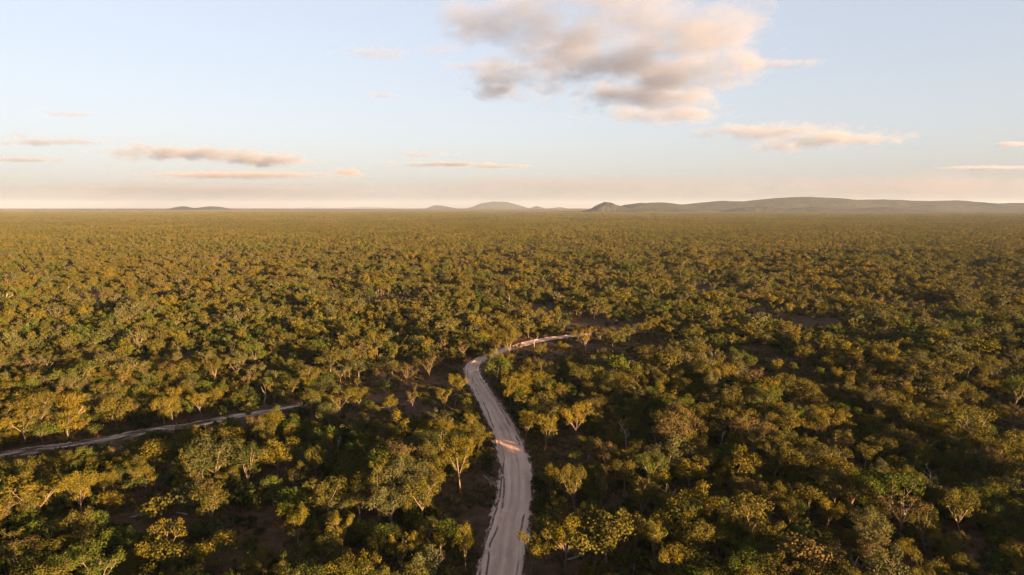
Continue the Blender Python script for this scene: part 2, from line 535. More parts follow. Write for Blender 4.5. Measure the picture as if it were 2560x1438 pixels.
def make_dead(seed, H=8.0):
    """Bare tree: trunk mesh and one mesh per main branch."""
    rs = random.Random(seed)
    TV, TF = [], []
    tp, d = bent(rs, (0, 0, -0.2), (rs.uniform(-.2, .2), rs.uniform(-.2, .2), 1), H * 0.62, 5, 0.13, 0.02)
    r0 = 0.021 * H
    tube(TV, TF, tp, [r0 * 1.25, r0, r0 * .9, r0 * .8, r0 * .65, r0 * .5], 7)
    br = []
    for k in range(rs.randint(4, 6)):
        V, F = [], []
        st = tp[rs.randint(2, 5)]
        az = rs.uniform(0, 6.28); t = rs.uniform(0.4, 1.0)
        lp, ld = bent(rs, st, (math.sin(t) * math.cos(az), math.sin(t) * math.sin(az), math.cos(t)), H * rs.uniform(0.25, 0.45), 5, 0.28, 0.06)
        rl = r0 * rs.uniform(0.4, 0.6)
        tube(V, F, lp, [rl, rl * .85, rl * .7, rl * .55, rl * .4, rl * .2], 5)
        for j in range(3):
            q = lp[rs.randint(2, 5)]
            a2 = rs.uniform(0, 6.28); t2 = rs.uniform(0.2, 1.2)
            sp_, _ = bent(rs, q, (math.sin(t2) * math.cos(a2), math.sin(t2) * math.sin(a2), math.cos(t2)), H * rs.uniform(0.10, 0.2), 3, 0.3, 0.05)
            tube(V, F, sp_, [rl * .4, rl * .3, rl * .2, rl * .1], 4)
        br.append((V, F))
    return (TV, TF), br

def quads_to_list(F): return [tuple(f) for f in F]

def join_tree(name, tr, lf, bark, leafm):
    """One mesh with bark and leaf slots, for the uncountable wood."""
    (TV, TF), (LV, LF) = tr, lf
    V = np.concatenate([np.array([tuple(v) for v in TV]), LV]) if len(TV) else LV
    faces = [tuple(f) for f in TF] + [tuple(int(i) + len(TV) for i in f) for f in LF]
    me = bpy.data.meshes.new(name)
    me.from_pydata([tuple(v) for v in V], [], faces)
    me.materials.append(bark); me.materials.append(leafm)
    mi = np.array([0] * len(TF) + [1] * len(LF), dtype=np.int32)
    me.polygons.foreach_set('material_index', mi)
    me.update()
    return me

# kinds: each spec is (maker kwargs, natural height, crown word)
GUM_SPECS = [
    (dict(seed=101, H=12, fork=.30, limbs=5, spread=.50, clump=1.45), 'rounded crown'),
    (dict(seed=102, H=13, fork=.36, limbs=4, spread=.40, clump=1.30, tall=1, sub=5), 'narrow upright crown'),
    (dict(seed=103, H=10, fork=.27, limbs=6, spread=.80, clump=1.45, flat=.6), 'wide spreading crown'),
    (dict(seed=104, H=12, fork=.24, limbs=5, spread=.55, clump=1.2, sub=5), 'loose many-clumped crown'),
    (dict(seed=105, H=11, fork=.32, limbs=4, spread=.62, clump=1.5, lean=.16), 'lopsided crown'),
    (dict(seed=106, H=13, fork=.28, limbs=6, spread=.50, clump=1.5), 'full crown'),
    (dict(seed=107, H=9,  fork=.36, limbs=4, spread=.55, clump=1.25), 'small tufted crown'),
    (dict(seed=108, H=11, fork=.24, limbs=5, spread=.70, clump=1.1, dens=.6, sub=5), 'thin see-through crown'),
    (dict(seed=109, H=12.5, fork=.40, limbs=5, spread=.62, clump=1.45, flat=.65), 'high umbrella crown'),
    (dict(seed=110, H=11.5, fork=.22, limbs=4, spread=.38, clump=1.3, sub=5), 'forked tapering crown'),
]
BUSHY_SPECS = [
    (dict(seed=201, H=8, W=3.3), 'domed crown'),
    (dict(seed=202, H=7, W=3.6), 'broad low crown'),
    (dict(seed=203, H=9, W=3.0), 'tall oval crown'),
    (dict(seed=204, H=7.5, W=2.8, dens=.8), 'lumpy crown'),
    (dict(seed=205, H=6, W=2.6), 'compact crown'),
    (dict(seed=206, H=8.5, W=3.8, dens=.85), 'wide billowing crown'),
]
SHRUB_SPECS = [
    (dict(seed=301, H=2.6, W=1.7), 'rounded'),
    (dict(seed=302, H=3.4, W=1.8), 'tall'),
    (dict(seed=303, H=2.0, W=1.9), 'low spreading'),
    (dict(seed=304, H=3.0, W=1.4), 'upright'),
]

def hires(kind, maker, specs):
    out = []
    for i, (kw, word) in enumerate(specs):
        (TV, TF), (LV, LF) = maker(**kw)
        bark = BARK if kind == 'gum' else BARK_DARK
        tm = mesh_from(f'{kind}_trunk_mesh', [tuple(v) for v in TV], TF, [bark], smooth=True)
        cm = mesh_from(f'{kind}_crown_mesh', LV, LF, [LEAF['olive']])
        # true height and width, for placing by real size
        out.append(dict(trunk=tm, crown=cm, h=float(np.percentile(LV[:, 2], 99.5)), w=float(np.percentile(np.hypot(LV[:, 0], LV[:, 1]), 97)) * 2, word=word))
    return out

HI = {'gum': hires('gum', make_gum, GUM_SPECS), 'bushy': hires('bushy', make_bushy, BUSHY_SPECS), 'shrub': hires('shrub', make_shrub, SHRUB_SPECS)}

src = bpy.data.collections.new('wood_sources')       # never linked to the scene: instance sources only
SRC = {'gum': [], 'bushy': [], 'shrub': []}           # (index in collection, height)
src_objs = []
def add_src(kind, me, h, coll=src, store=src_objs):
    o = bpy.data.objects.new(f'a{len(store):03d}_{kind}', me)
    coll.objects.link(o); store.append(o)
    return len(store) - 1
PAL = {'gum': ['olive', 'olive', 'golden', 'grey-green', 'green', 'olive', 'grey-green', 'russet', 'olive', 'golden'],
       'bushy': ['green', 'golden', 'olive', 'green', 'dark green', 'olive'],
       'shrub': ['dark green', 'olive', 'dark green', 'grey-green']}
for kind, maker, specs in (('gum', make_gum, GUM_SPECS), ('bushy', make_bushy, BUSHY_SPECS), ('shrub', make_shrub, SHRUB_SPECS)):
    for i, (kw, word) in enumerate(specs):
        lo = maker(hi=False, **kw)
        me = join_tree(f'wood_{kind}', lo[0], lo[1], BARK if kind == 'gum' else BARK_DARK, LEAF[PAL[kind][i]])
        SRC[kind].append((add_src(kind, me, 0), HI[kind][i]['h']))
SRC_FINE = {'gum': [], 'bushy': [], 'shrub': []}
for kind, maker, specs in (('gum', make_gum, GUM_SPECS), ('bushy', make_bushy, BUSHY_SPECS), ('shrub', make_shrub, SHRUB_SPECS)):
    for i, (kw, word) in enumerate(specs):
        fi = maker(**kw)
        me = join_tree(f'wood_{kind}_near', fi[0], fi[1], BARK if kind == 'gum' else BARK_DARK, LEAF[PAL[kind][i]])
        SRC_FINE[kind].append((add_src(kind, me, 0), HI[kind][i]['h']))
for i in range(2):
    (TV, TF), br = make_dead(400 + i, 8.0)
    for V, F in br:
        b = len(TV); TV += V; TF += [tuple(j + b for j in f) for f in F]
    me = mesh_from('wood_bare', [tuple(v) for v in TV], TF, [BARK_DEAD])
    SRC.setdefault('dead', []).append((add_src('dead', me, 0), 8.0))

# ------------------------------------------------------------------ hand-placed trees (photograph pixel of the foot, of the top, crown width px)
HEROES = [
    (207, 1302, 1180, 88, 'gum', 5, 'golden'), (262, 1238, 1176, 62, 'gum', 2, 'golden'), (272, 1292, 1230, 74, 'bushy', 3, 'golden'),
    (693, 1192, 1103, 120, 'gum', 2, 'golden'), (385, 1178, 1098, 120, 'bushy', 5, 'golden'), (582, 1118, 1066, 92, 'bushy', 1, 'golden'),
    (108, 1108, 1054, 76, 'bushy', 0, 'green'), (170, 1096, 1024, 66, 'bushy', 2, 'golden'), (292, 1070, 990, 84, 'bushy', 5, 'olive'),
    (412, 1065, 994, 72, 'gum', 0, 'golden'), (505, 1044, 980, 58, 'gum', 5, 'golden'), (735, 996, 948, 42, 'gum', 0, 'olive'),
    (686, 1012, 958, 44, 'gum', 3, 'golden'), (618, 1060, 1014, 48, 'gum', 8, 'olive'), (735, 1066, 1034, 38, 'bushy', 4, 'golden'),
    (898, 1022, 966, 60, 'gum', 9, 'golden'), (852, 1036, 974, 84, 'gum', 3, 'golden'), (515, 1262, 1186, 80, 'gum', 7, 'russet'),
    (1326, 1430, 1318, 92, 'gum', 4, 'golden'), (1412, 1426, 1288, 128, 'gum', 5, 'golden'), (1366, 1398, 1282, 100, 'gum', 0, 'olive'), (1388, 1316, 1238, 56, 'gum', 0, 'olive'),
    (1165, 1428, 1308, 58, 'gum', 9, 'golden'), (1003, 1440, 1338, 76, 'gum', 3, 'golden'), (1152, 1236, 1088, 92, 'gum', 5, 'golden'),
    (1075, 1252, 1166, 84, 'gum', 3, 'golden'), (1100, 1400, 1330, 60, 'gum', 6, 'golden'), (948, 1425, 1338, 58, 'gum', 0, 'olive'),
    (1016, 962, 902, 56, 'gum', 7, 'russet'), (1074, 946, 888, 52, 'gum', 7, 'russet'), (977, 1046, 990, 44, 'gum', 8, 'golden'),
    (1032, 1030, 965, 34, 'gum', 7, 'russet'), (1110, 1034, 970, 44, 'gum', 3, 'golden'), (1137, 1018, 938, 46, 'gum', 5, 'golden'),
    (1277, 1022, 944, 46, 'gum', 0, 'golden'), (1243, 968, 892, 70, 'bushy', 0, 'green'), (1268, 912, 816, 78, 'gum', 5, 'olive'),
    (1465, 886, 820, 62, 'gum', 3, 'golden'), (1530, 866, 818, 66, 'gum', 2, 'olive'), (1403, 898, 856, 40, 'gum', 0, 'golden'),
    (1347, 912, 858, 44, 'gum', 0, 'olive'), (1322, 846, 812, 36, 'gum', 1, 'golden'), (1605, 1312, 1206, 82, 'gum', 3, 'olive'),
    (1478, 1318, 1256, 70, 'gum', 0, 'green'), (1512, 1366, 1300, 66, 'bushy', 0, 'golden'), (1722, 1218, 1150, 84, 'bushy', 1, 'golden'),
    (2252, 1410, 1350, 88, 'gum', 8, 'golden'), (1962, 994, 934, 62, 'gum', 5, 'olive'), (2178, 1002, 934, 62, 'gum', 0, 'olive'),
    (325, 1452, 1378, 100, 'bushy', 1, 'golden'), (550, 1420, 1338, 118, 'bushy', 5, 'golden'), (742, 1378, 1270, 72, 'gum', 5, 'golden'),
    (855, 1385, 1282, 80, 'gum', 3, 'golden'), (740, 1240, 1150, 50, 'gum', 7, 'olive'), (792, 1210, 1118, 60, 'gum', 6, 'olive'),
    (1010, 1130, 1030, 90, 'gum', 4, 'golden'), (1105, 1130, 1045, 70, 'gum', 5, 'golden'), (900, 1300, 1205, 84, 'gum', 1, 'olive'),
    (1440, 1290, 1165, 90, 'gum', 5, 'olive'), (1375, 1240, 1168, 60, 'gum', 0, 'golden'), (1310, 1110, 1020, 64, 'gum', 4, 'golden'),
    (1360, 1130, 1035, 80, 'gum', 3, 'golden'), (1440, 1105, 1000, 90, 'gum', 5, 'golden'), (950, 1300, 1150, 60, 'gum', 1, 'olive'),
    (1560, 1240, 1150, 64, 'gum', 8, 'olive'), (1640, 1420, 1300, 80, 'gum', 5, 'olive'), (1790, 1400, 1310, 84, 'gum', 0, 'golden'),
    (1920, 1300, 1210, 90, 'gum', 5, 'olive'), (2060, 1330, 1230, 84, 'gum', 4, 'golden'), (2400, 1350, 1230, 110, 'gum', 5, 'olive'),
    (2290, 1110, 1040, 80, 'gum', 2, 'olive'), (2160, 1180, 1110, 70, 'gum', 8, 'olive'), (1880, 1160, 1080, 70, 'gum', 7, 'olive'),
    (620, 985, 925, 46, 'gum', 7, 'russet'), (240, 1005, 945, 62, 'bushy', 0, 'green'), (535, 965, 895, 64, 'gum', 5, 'olive'),
    (1226, 918, 872, 40, 'gum', 6, 'olive'), (1262, 934, 880, 44, 'gum', 0, 'golden'), (1292, 900, 858, 36, 'gum', 3, 'golden'), (1245, 895, 842, 44, 'gum', 5, 'olive'),
    (1500, 856, 818, 44, 'gum', 0, 'olive'), (1572, 852, 812, 52, 'gum', 2, 'olive'), (1612, 846, 808, 46, 'gum', 5, 'golden'),
    (640, 920, 855, 58, 'bushy', 2, 'green'), (455, 960, 905, 80, 'bushy', 5, 'olive'), (790, 900, 850, 56, 'bushy', 0, 'green'),
]
DEADS = [(1086, 1448, 1384, 0), (1566, 1122, 1052, 1), (1640, 1112, 1074, 2), (576, 898, 864, 3), (1072, 1216, 1166, 4), (2135, 1440, 1395, 5),
         (1585, 1446, 1398, 2), (1335, 872, 836, 1), (660, 1010, 960, 3), (1180, 960, 915, 0), (1800, 1120, 1075, 4), (845, 1130, 1085, 5)]

items = []      # dicts: kind, var, color, x, y, h, w scale, rot
for (bx, by, ty, wpx, kind, var, color) in HEROES:
    p = ground_at(bx, by)
    depth = project(p.x, p.y)[2]
    hpx = by - ty
    # height whose top projects to ty
    d = ray(bx, ty); t = p.y / d.y
    h = CAM_H + d.z * t
    w = wpx * depth / FPX
    items.append(dict(kind=kind, var=var, color=color, x=p.x, y=p.y, h=h, w=w, rot=rng.uniform(0, 6.28), hero=True))
for (bx, by, ty, var) in DEADS:
    p = ground_at(bx, by); d = ray(bx, ty); h = CAM_H + d.z * p.y / d.y
    items.append(dict(kind='dead', var=var, color='', x=p.x, y=p.y, h=h, w=0, rot=rng.uniform(0, 6.28), hero=True))
HX = np.array([i['x'] for i in items]); HY = np.array([i['y'] for i in items]); HW = np.array([max(i['w'], 3.0) for i in items])

# ------------------------------------------------------------------ scattered trees
def jitter_grid(x0, x1, y0, y1, s, jit=0.85):
    gx, gy = np.meshgrid(np.arange(x0, x1, s), np.arange(y0, y1, s))
    n = gx.size
    return gx.ravel() + rng.uniform(-.5, .5, n) * s * jit, gy.ravel() + rng.uniform(-.5, .5, n) * s * jit

def in_poly(px, py, poly):
    inside = np.zeros(px.shape, bool)
    j = len(poly) - 1
    for i in range(len(poly)):
        xi, yi = poly[i]; xj, yj = poly[j]
        c = ((yi > py) != (yj > py)) & (px < (xj - xi) * (py - yi) / (yj - yi + 1e-9) + xi)
        inside ^= c; j = i
    return inside

# glades of the photograph, as pixel outlines of their ground: keep-probability for trees, for shrubs
GLADES = [
    ([(820, 960), (960, 945), (1160, 945), (1165, 1060), (1000, 1060), (830, 1030)], .12, .25),
    ([(1290, 868), (1500, 842), (1720, 835), (1720, 885), (1560, 912), (1330, 905)], .10, .30),
    ([(280, 1110), (520, 1062), (760, 1020), (900, 1040), (880, 1130), (560, 1180), (300, 1170)], .30, .65),
    ([(230, 1240), (430, 1225), (640, 1240), (760, 1330), (600, 1360), (300, 1350)], .18, .55),
    ([(1380, 1370), (1560, 1330), (1580, 1440), (1380, 1440)], .15, .35),
    ([(1080, 1190), (1260, 1190), (1250, 1330), (1200, 1340), (1120, 1290)], .08, .2),
]

def keep_prob(x, y, shrub):
    p = np.ones(x.shape)
    big = vnoise(x, y, 55, 3) * 0.6 + vnoise(x, y, 22, 4) * 0.4
    lo_ = np.where(y > 260, 0.26, 0.22)
    p *= np.clip((big - (lo_ if not shrub else lo_ - 0.02)) * 4.0, 0.08, 1)
    front = y > 60
    px, py, _ = project(x, np.maximum(y, 60))
    for poly, kt, ks in GLADES:
        m = in_poly(px, py, poly) & front
        p[m] *= ks if shrub else kt
    near = y < 700
    d, s = np.full(x.shape, 1e9), np.zeros(x.shape)
    d[near], s[near] = dist_to(MAIN, x[near], y[near])
    wob = (vnoise(x, y, 9, 7) - .5) * 3
    left = np.where(y < 290, 8.2, 7.5) + wob; right = 7.0 + wob * 0.6
    if shrub: left = left - 2.2; right = right - 1.6
    lim = np.where(s < 0, left, right)
    p[d < np.maximum(lim, 5.2)] = 0
    d2 = np.full(x.shape, 1e9); s2 = np.zeros(x.shape)
    d2[near], s2[near] = dist_to(SIDE, x[near], y[near])
    lim2 = np.where(s2 < 0, 5.0, 11.0) + wob * 0.5
    if shrub: lim2 = np.where(s2 < 0, 4.0, 6.5) + wob * 0.6
    p[d2 < np.maximum(lim2, 2.6)] = 0
    # room round and in front of the hand-placed trees
    for hx, hy, hw in zip(HX, HY, HW):
        dist = math.hypot(hx, hy)
        ux, uy = hx / dist, hy / dist
        dx, dy = x - hx, y - hy
        al = dx * ux + dy * uy; ac = np.abs(dx * uy - dy * ux)
        r = hw * 0.5 + (0.4 if shrub else 1.1)
        p[(dx * dx + dy * dy) < r * r] = 0
        if not shrub:
            p[(al < 0) & (al > -11) & (ac < hw * 0.4 + 0.8)] *= 0.0
        else:
            p[(al < 0) & (al > -6) & (ac < hw * 0.3 + 0.5)] *= 0.3
    return p

def scatter(y0, y1, s, shrub, margin=60):
    w = 0.78 * y1 + margin
    x, y = jitter_grid(-w, w + 60, y0, y1, s)
    m = np.abs(x - 15) < 0.78 * np.maximum(y, 0) + margin + 30
    x, y = x[m], y[m]
    k = rng.random(x.size) < keep_prob(x, y, shrub)
    return x[k], y[k]

def zone_tone(x, y):
    """Which palette grows where: slow patches of species."""
    return vnoise(x, y, 70, 12), vnoise(x, y, 33, 13)

def fill(y0, y1, s_tree, s_shrub):
    x, y = scatter(y0, y1, s_tree, False)
    a, b = zone_tone(x, y)
    for xi, yi, ai, bi in zip(x, y, a, b):
        r = rng.random()
        pb = 0.46 + 0.25 * (ai > 0.55) * (xi < 0)      # more round-headed trees on the far left flats
        if r < 0.006: items.append(dict(kind='dead', var=int(rng.integers(0, 6)), color='', x=xi, y=yi, h=rng.uniform(5, 9), w=0, rot=rng.uniform(0, 6.28)))
        elif rng.random() < pb:
            c = rng.choice(['green', 'olive', 'golden', 'dark green', 'grey-green'], p=[.30, .28, .14, .20, .08])
            items.append(dict(kind='bushy', var=int(rng.integers(0, 6)), color=str(c), x=xi, y=yi, h=rng.uniform(3.0, 7.0), w=None, rot=rng.uniform(0, 6.28)))
        else:
            pr = [.40, .14, .22, .10, .06, .08] if bi < .5 else [.34, .24, .14, .12, .04, .12]
            c = rng.choice(['olive', 'golden', 'grey-green', 'green', 'dark green', 'russet'], p=pr)
            items.append(dict(kind='gum', var=int(rng.choice(10, p=[.16, .10, .04, .14, .10, .18, .10, .04, .03, .11])), color=str(c), x=xi, y=yi, h=float(np.clip(rng.normal(6.8, 2.3), 3.0, 12.5)), w=None, rot=rng.uniform(0, 6.28)))
    x, y = scatter(y0, y1, s_shrub, True)
    for xi, yi in zip(x, y):
        c = rng.choice(['dark green', 'olive', 'grey-green', 'golden', 'green'], p=[.30, .27, .2, .10, .13])
        items.append(dict(kind='shrub', var=int(rng.integers(0, 4)), color=str(c), x=xi, y=yi, h=rng.uniform(1.4, 4.2), w=None, rot=rng.uniform(0, 6.28)))

fill(20, 260, 3.85, 3.5)
fill(260, 520, 4.3, 4.9)

fx = np.array([i['x'] for i in items]); fy = np.array([i['y'] for i in items])
sd, sside = dist_to(SIDE, fx, fy)
for it, d_, s_ in zip(items, sd, sside):
    if s_ > 0 and d_ < 32 and not it.get('hero') and it['x'] < ground_at(760, 1010).x + 5:
        it['h'] = min(it['h'], max(1.0, (d_ - 2.0) * 0.30))
VIS = [([(1205, 1438), (1250, 1250), (1240, 1150), (1205, 1060), (1165, 960), (1160, 915), (1190, 900), (1205, 930), (1225, 985), (1270, 1060), (1310, 1130), (1330, 1230), (1310, 1330), (1300, 1438)], .97),
       ([(1150, 1236), (1245, 1196), (1245, 1300), (1200, 1400), (1190, 1330), (1110, 1290)], .9),
       ([(0, 1122), (180, 1097), (340, 1072), (345, 1094), (180, 1127), (0, 1150)], 1.0),
       ([(340, 1078), (720, 1011), (722, 1024), (340, 1094)], .35),
       ([(1297, 860), (1340, 844), (1452, 832), (1452, 847), (1350, 863), (1300, 876)], 1.0),
       ([(900, 975), (1000, 955), (1150, 960), (1155, 1050), (1000, 1056), (880, 1040)], .75),
       ([(1490, 862), (1640, 852), (1640, 880), (1500, 905)], .4),
       ([(290, 1240), (430, 1215), (450, 1310), (340, 1335)], .7), ([(600, 1150), (760, 1120), (860, 1130), (700, 1230)], .5),
       ([(1410, 1360), (1540, 1330), (1560, 1438), (1420, 1438)], .6)]
VISB = [(p, q, (min(a for a, _ in p), max(a for a, _ in p), min(b for _, b in p), max(b for _, b in p))) for p, q in VIS]
gone = []
for i, it in enumerate(items):
    if it.get('hero') or it['y'] < 90: continue
    it['h'] *= 0.72 + 0.56 * float(vnoise(it['x'], it['y'], 26, 61))
    bx, by, dep = project(it['x'], it['y'], 0.0)
    h = it['h']; step_ok = True
    cw = 0.22 * h * FPX / dep
    t0_ = project(it['x'], it['y'], h)[1]
    for poly, prob, bb in VISB:
        if rng.random() > prob: continue
        if bx + cw < bb[0] or bx - cw > bb[1] or by < bb[2] or t0_ > bb[3]: continue
        for _ in range(12):
            tx_, ty_, _d = project(it['x'], it['y'], h)
            ys_ = np.linspace(ty_ + (by - ty_) * .12, by, 9)
            hit = in_poly(np.full(9, bx), ys_, poly).any() or in_poly(np.full(6, bx - cw), ys_[:6], poly).any() or in_poly(np.full(6, bx + cw), ys_[:6], poly).any()
            if not hit: break
            h *= 0.82
        if hit: h = 0
        if h < (1.0 if it['kind'] == 'shrub' else 2.6): break
    if h < (1.0 if it['kind'] == 'shrub' else 2.6): gone.append(i)
    else: it['h'] = h
gone = set(gone)
items = [it for i, it in enumerate(items) if i not in gone]
for it in items:
    px, py, dep = project(it['x'], it['y'], 0.0)
    qx, qy, dep2 = project(it['x'], it['y'], it['h'])
    it['size'] = it['h'] * FPX / dep
    hw = 2.0 * FPX / dep
    it['seen'] = (-hw < px < 2560 + hw) and qy < 1438 and it['y'] > 60

# ------------------------------------------------------------------ one object per tree for the 300 of each kind that show largest
def landmark(x, y):
    dm, sm = dist_to(MAIN[:], np.array([x]), np.array([y])); dm, sm = dm[0], sm[0]
    ds, ss_ = dist_to(SIDE[:], np.array([x]), np.array([y])); ds, ss_ = ds[0], ss_[0]
    bend = ground_at(1185, 925)
    db = math.hypot(x - bend.x, y - bend.y)
    if db < 22: return 'at the sharp road bend'
    if dm < 12: return 'on the dark bare road verge' if sm < 0 else 'at the sandy road edge'
    if ds < 9: return 'beside the side track'
    if sm < 0 and ss_ > 0 and y < 320:
        return 'between side track and road' if dm > 30 else 'near the road verge'
    if sm < 0: return 'beyond the side track'
    return 'across the road' if dm < 32 else 'deep across the road'

NOUN = {'gum': 'gum', 'bushy': 'round-headed tree', 'shrub': 'shrub', 'dead': 'dead tree'}
AX = AY = None
def neighbour(it):
    global AX, AY
    if AX is None:
        AX = np.array([k['x'] for k in items]); AY = np.array([k['y'] for k in items])
    d = np.hypot(AX - it['x'], AY - it['y'])
    o = np.argsort(d)[1:3]
    out = []
    for j in o:
        n_ = items[int(j)]
        out.append((f"{n_['color']} " if n_['color'] else '') + NOUN[n_['kind']])
    return out

def scale_for(it, spec):
    sz = it['h'] / spec['h']
    sx = it['w'] / spec['w'] if it.get('w') else sz * (0.88 + 0.3 * ((it['x'] * 7.3) % 1.0))
    sx = min(max(sx, sz * 0.65), sz * 1.5)
    return (sx, sx, sz)

def size_word(kind, h):
    if kind == 'gum': return 'tall' if h > 11.3 else ('small' if h < 8.2 else 'middle-sized')
    if kind == 'bushy': return 'tall' if h > 7.4 else ('small' if h < 5.4 else 'middle-sized')
    return 'large' if h > 2.8 else ('small' if h < 1.9 else 'knee-high' if h < 0.9 else 'waist-high' if h < 1.4 else 'middle-sized')

NAMES = {'gum': ('gum_tree', 'gum tree', 'gum trees of the savanna woodland'),
         'bushy': ('bushy_tree', 'tree', 'round-headed trees of the woodland'),
         'shrub': ('shrub', 'shrub', 'understorey shrubs')}

USED = set()
def place_thing(it):
    kind = it['kind']; spec = HI[kind][it['var']]
    nm, cat, grp = NAMES[kind]
    e = bpy.data.objects.new(nm, None); col.objects.link(e)
    e.empty_display_size = 0.5
    e.location = (it['x'], it['y'], 0); e.rotation_euler = (random.uniform(-.07, .07), random.uniform(-.07, .07), it['rot']); e.scale = scale_for(it, spec)
    t = bpy.data.objects.new('stem' if kind == 'shrub' else 'trunk', spec['trunk']); col.objects.link(t); t.parent = e
    c = bpy.data.objects.new('foliage' if kind == 'shrub' else 'crown', spec['crown']); col.objects.link(c); c.parent = e
    c.material_slots[0].link = 'OBJECT'; c.material_slots[0].material = LEAF[it['color']]
    sw = size_word(kind, it['h']); lm = landmark(it['x'], it['y'])
    nb = neighbour(it)
    base = {'gum': f"{sw} gum, {it['color']} {spec['word']},", 'bushy': f"{sw} round-headed tree, {it['color']} {spec['word']},", 'shrub': f"{sw} {spec['word']} {it['color']} shrub"}[kind]
    lab = f"{base} by {nb[0]}, {lm}"
    if len(lab.split()) > 16: lab = f"{base} {lm}"
    if lab in USED:
        alt = f"{base} between {nb[0]} and {nb[1]}, {lm}"
        if len(alt.split()) <= 16: lab = alt
    USED.add(lab)
    tag(e, lab, cat, grp)

picked = set()
for kind in ('gum', 'bushy', 'shrub'):
    idx = [i for i, it in enumerate(items) if it['kind'] == kind and it['seen']]
    idx.sort(key=lambda i: -items[i]['size'] - (1e4 if items[i].get('hero') else 0))
    for i in idx[:300]:
        picked.add(i); place_thing(items[i])

DEAD_M = []
for k in range(6):
    (TV, TF), br = make_dead(500 + k, 8.0)
    allz = max(max(v.z for v in V) for V, F in br)
    DEAD_M.append((mesh_from('bare_trunk_mesh', [tuple(v) for v in TV], TF, [BARK_DEAD], smooth=True),
                   [mesh_from('bare_branch_mesh', [tuple(v) for v in V], F, [BARK_DEAD], smooth=True) for V, F in br], allz))
for i, it in enumerate(items):
    if it['kind'] != 'dead' or not it['seen']: continue
    picked.add(i)
    tm, bms, hz = DEAD_M[it['var']]
    e = bpy.data.objects.new('dead_tree', None); col.objects.link(e)
    s = it['h'] / hz
    e.location = (it['x'], it['y'], 0); e.rotation_euler = (0, 0, it['rot']); e.scale = (s, s, s)
    t = bpy.data.objects.new('trunk', tm); col.objects.link(t); t.parent = e
    for bm_ in bms:
        b = bpy.data.objects.new('branch', bm_); col.objects.link(b); b.parent = e
    w = ['tall', 'short'][it['h'] < 7]
    form = ['leaning', 'wide-armed', 'crooked', 'slender', 'forked', 'gnarled'][it['var']]
    tag(e, f"{w} {form} leafless dead tree by {neighbour(it)[0]}, {landmark(it['x'], it['y'])}", 'dead tree', 'bleached dead trees')

# ------------------------------------------------------------------ the rest of the wood: stuff
def instancer(name, coll, px, py, pz, idx, rot, scl, label, cat):
    me = bpy.data.meshes.new(name)
    n = len(px)
    me.vertices.add(n)
    me.vertices.foreach_set('co', np.stack([px, py, pz], 1).astype(np.float32).ravel())
    for nm, typ, arr in (('src', 'INT', np.asarray(idx, np.int32)), ('rot', 'FLOAT', np.asarray(rot, np.float32))):
        a = me.attributes.new(nm, typ, 'POINT'); a.data.foreach_set('value', arr)
    a = me.attributes.new('scl', 'FLOAT_VECTOR', 'POINT'); a.data.foreach_set('vector', np.asarray(scl, np.float32).ravel())
    me.update()
    o = link(name, me)
    ng = bpy.data.node_groups.new(name, 'GeometryNodeTree')
    ng.interface.new_socket('Geometry', in_out='INPUT', socket_type='NodeSocketGeometry')
    ng.interface.new_socket('Geometry', in_out='OUTPUT', socket_type='NodeSocketGeometry')
    gi = ng.nodes.new('NodeGroupInput'); go = ng.nodes.new('NodeGroupOutput')
    ci = ng.nodes.new('GeometryNodeCollectionInfo'); ci.inputs['Collection'].default_value = coll
    ci.inputs['Separate Children'].default_value = True; ci.inputs['Reset Children'].default_value = True
    ip = ng.nodes.new('GeometryNodeInstanceOnPoints'); ip.inputs['Pick Instance'].default_value = True
    def attr(nm, typ):
        nd = ng.nodes.new('GeometryNodeInputNamedAttribute'); nd.data_type = typ; nd.inputs['Name'].default_value = nm
        return [s for s in nd.outputs if s.enabled and s.name == 'Attribute'][0]
    ng.links.new(gi.outputs[0], ip.inputs['Points'])
    ng.links.new(ci.outputs[0], ip.inputs['Instance'])
    ng.links.new(attr('src', 'INT'), ip.inputs['Instance Index'])
    cx = ng.nodes.new('ShaderNodeCombineXYZ'); ng.links.new(attr('rot', 'FLOAT'), cx.inputs['Z'])
    ng.links.new(cx.outputs[0], ip.inputs['Rotation'])
    ng.links.new(attr('scl', 'FLOAT_VECTOR'), ip.inputs['Scale'])
    ng.links.new(ip.outputs[0], go.inputs[0])
    md = o.modifiers.new('scatter', 'NODES'); md.node_group = ng
    tag(o, label, cat, kind='stuff')
    return o

PALX = {k: [i for i, p in enumerate(v)] for k, v in PAL.items()}
def src_for(it):
    k = it['kind']
    if k == 'dead': return SRC['dead'][it['var'] % 2]
    c = [i for i, p in enumerate(PAL[k]) if p == it['color']]
    S_ = SRC_FINE if it['y'] < 300 else SRC
    return S_[k][c[it['var'] % len(c)] if c else it['var']]

bx_, by_, bi_, br_, bs_ = [], [], [], [], []
for i, it in enumerate(items):
    if i in picked: continue
    si, sh = src_for(it)
    bx_.append(it['x']); by_.append(it['y']); bi_.append(si); br_.append(it['rot'])
    s = it['h'] / sh; q = s * (0.85 + 0.35 * ((it['x'] * 7.3) % 1.0))
    bs_.append((q, q, s))

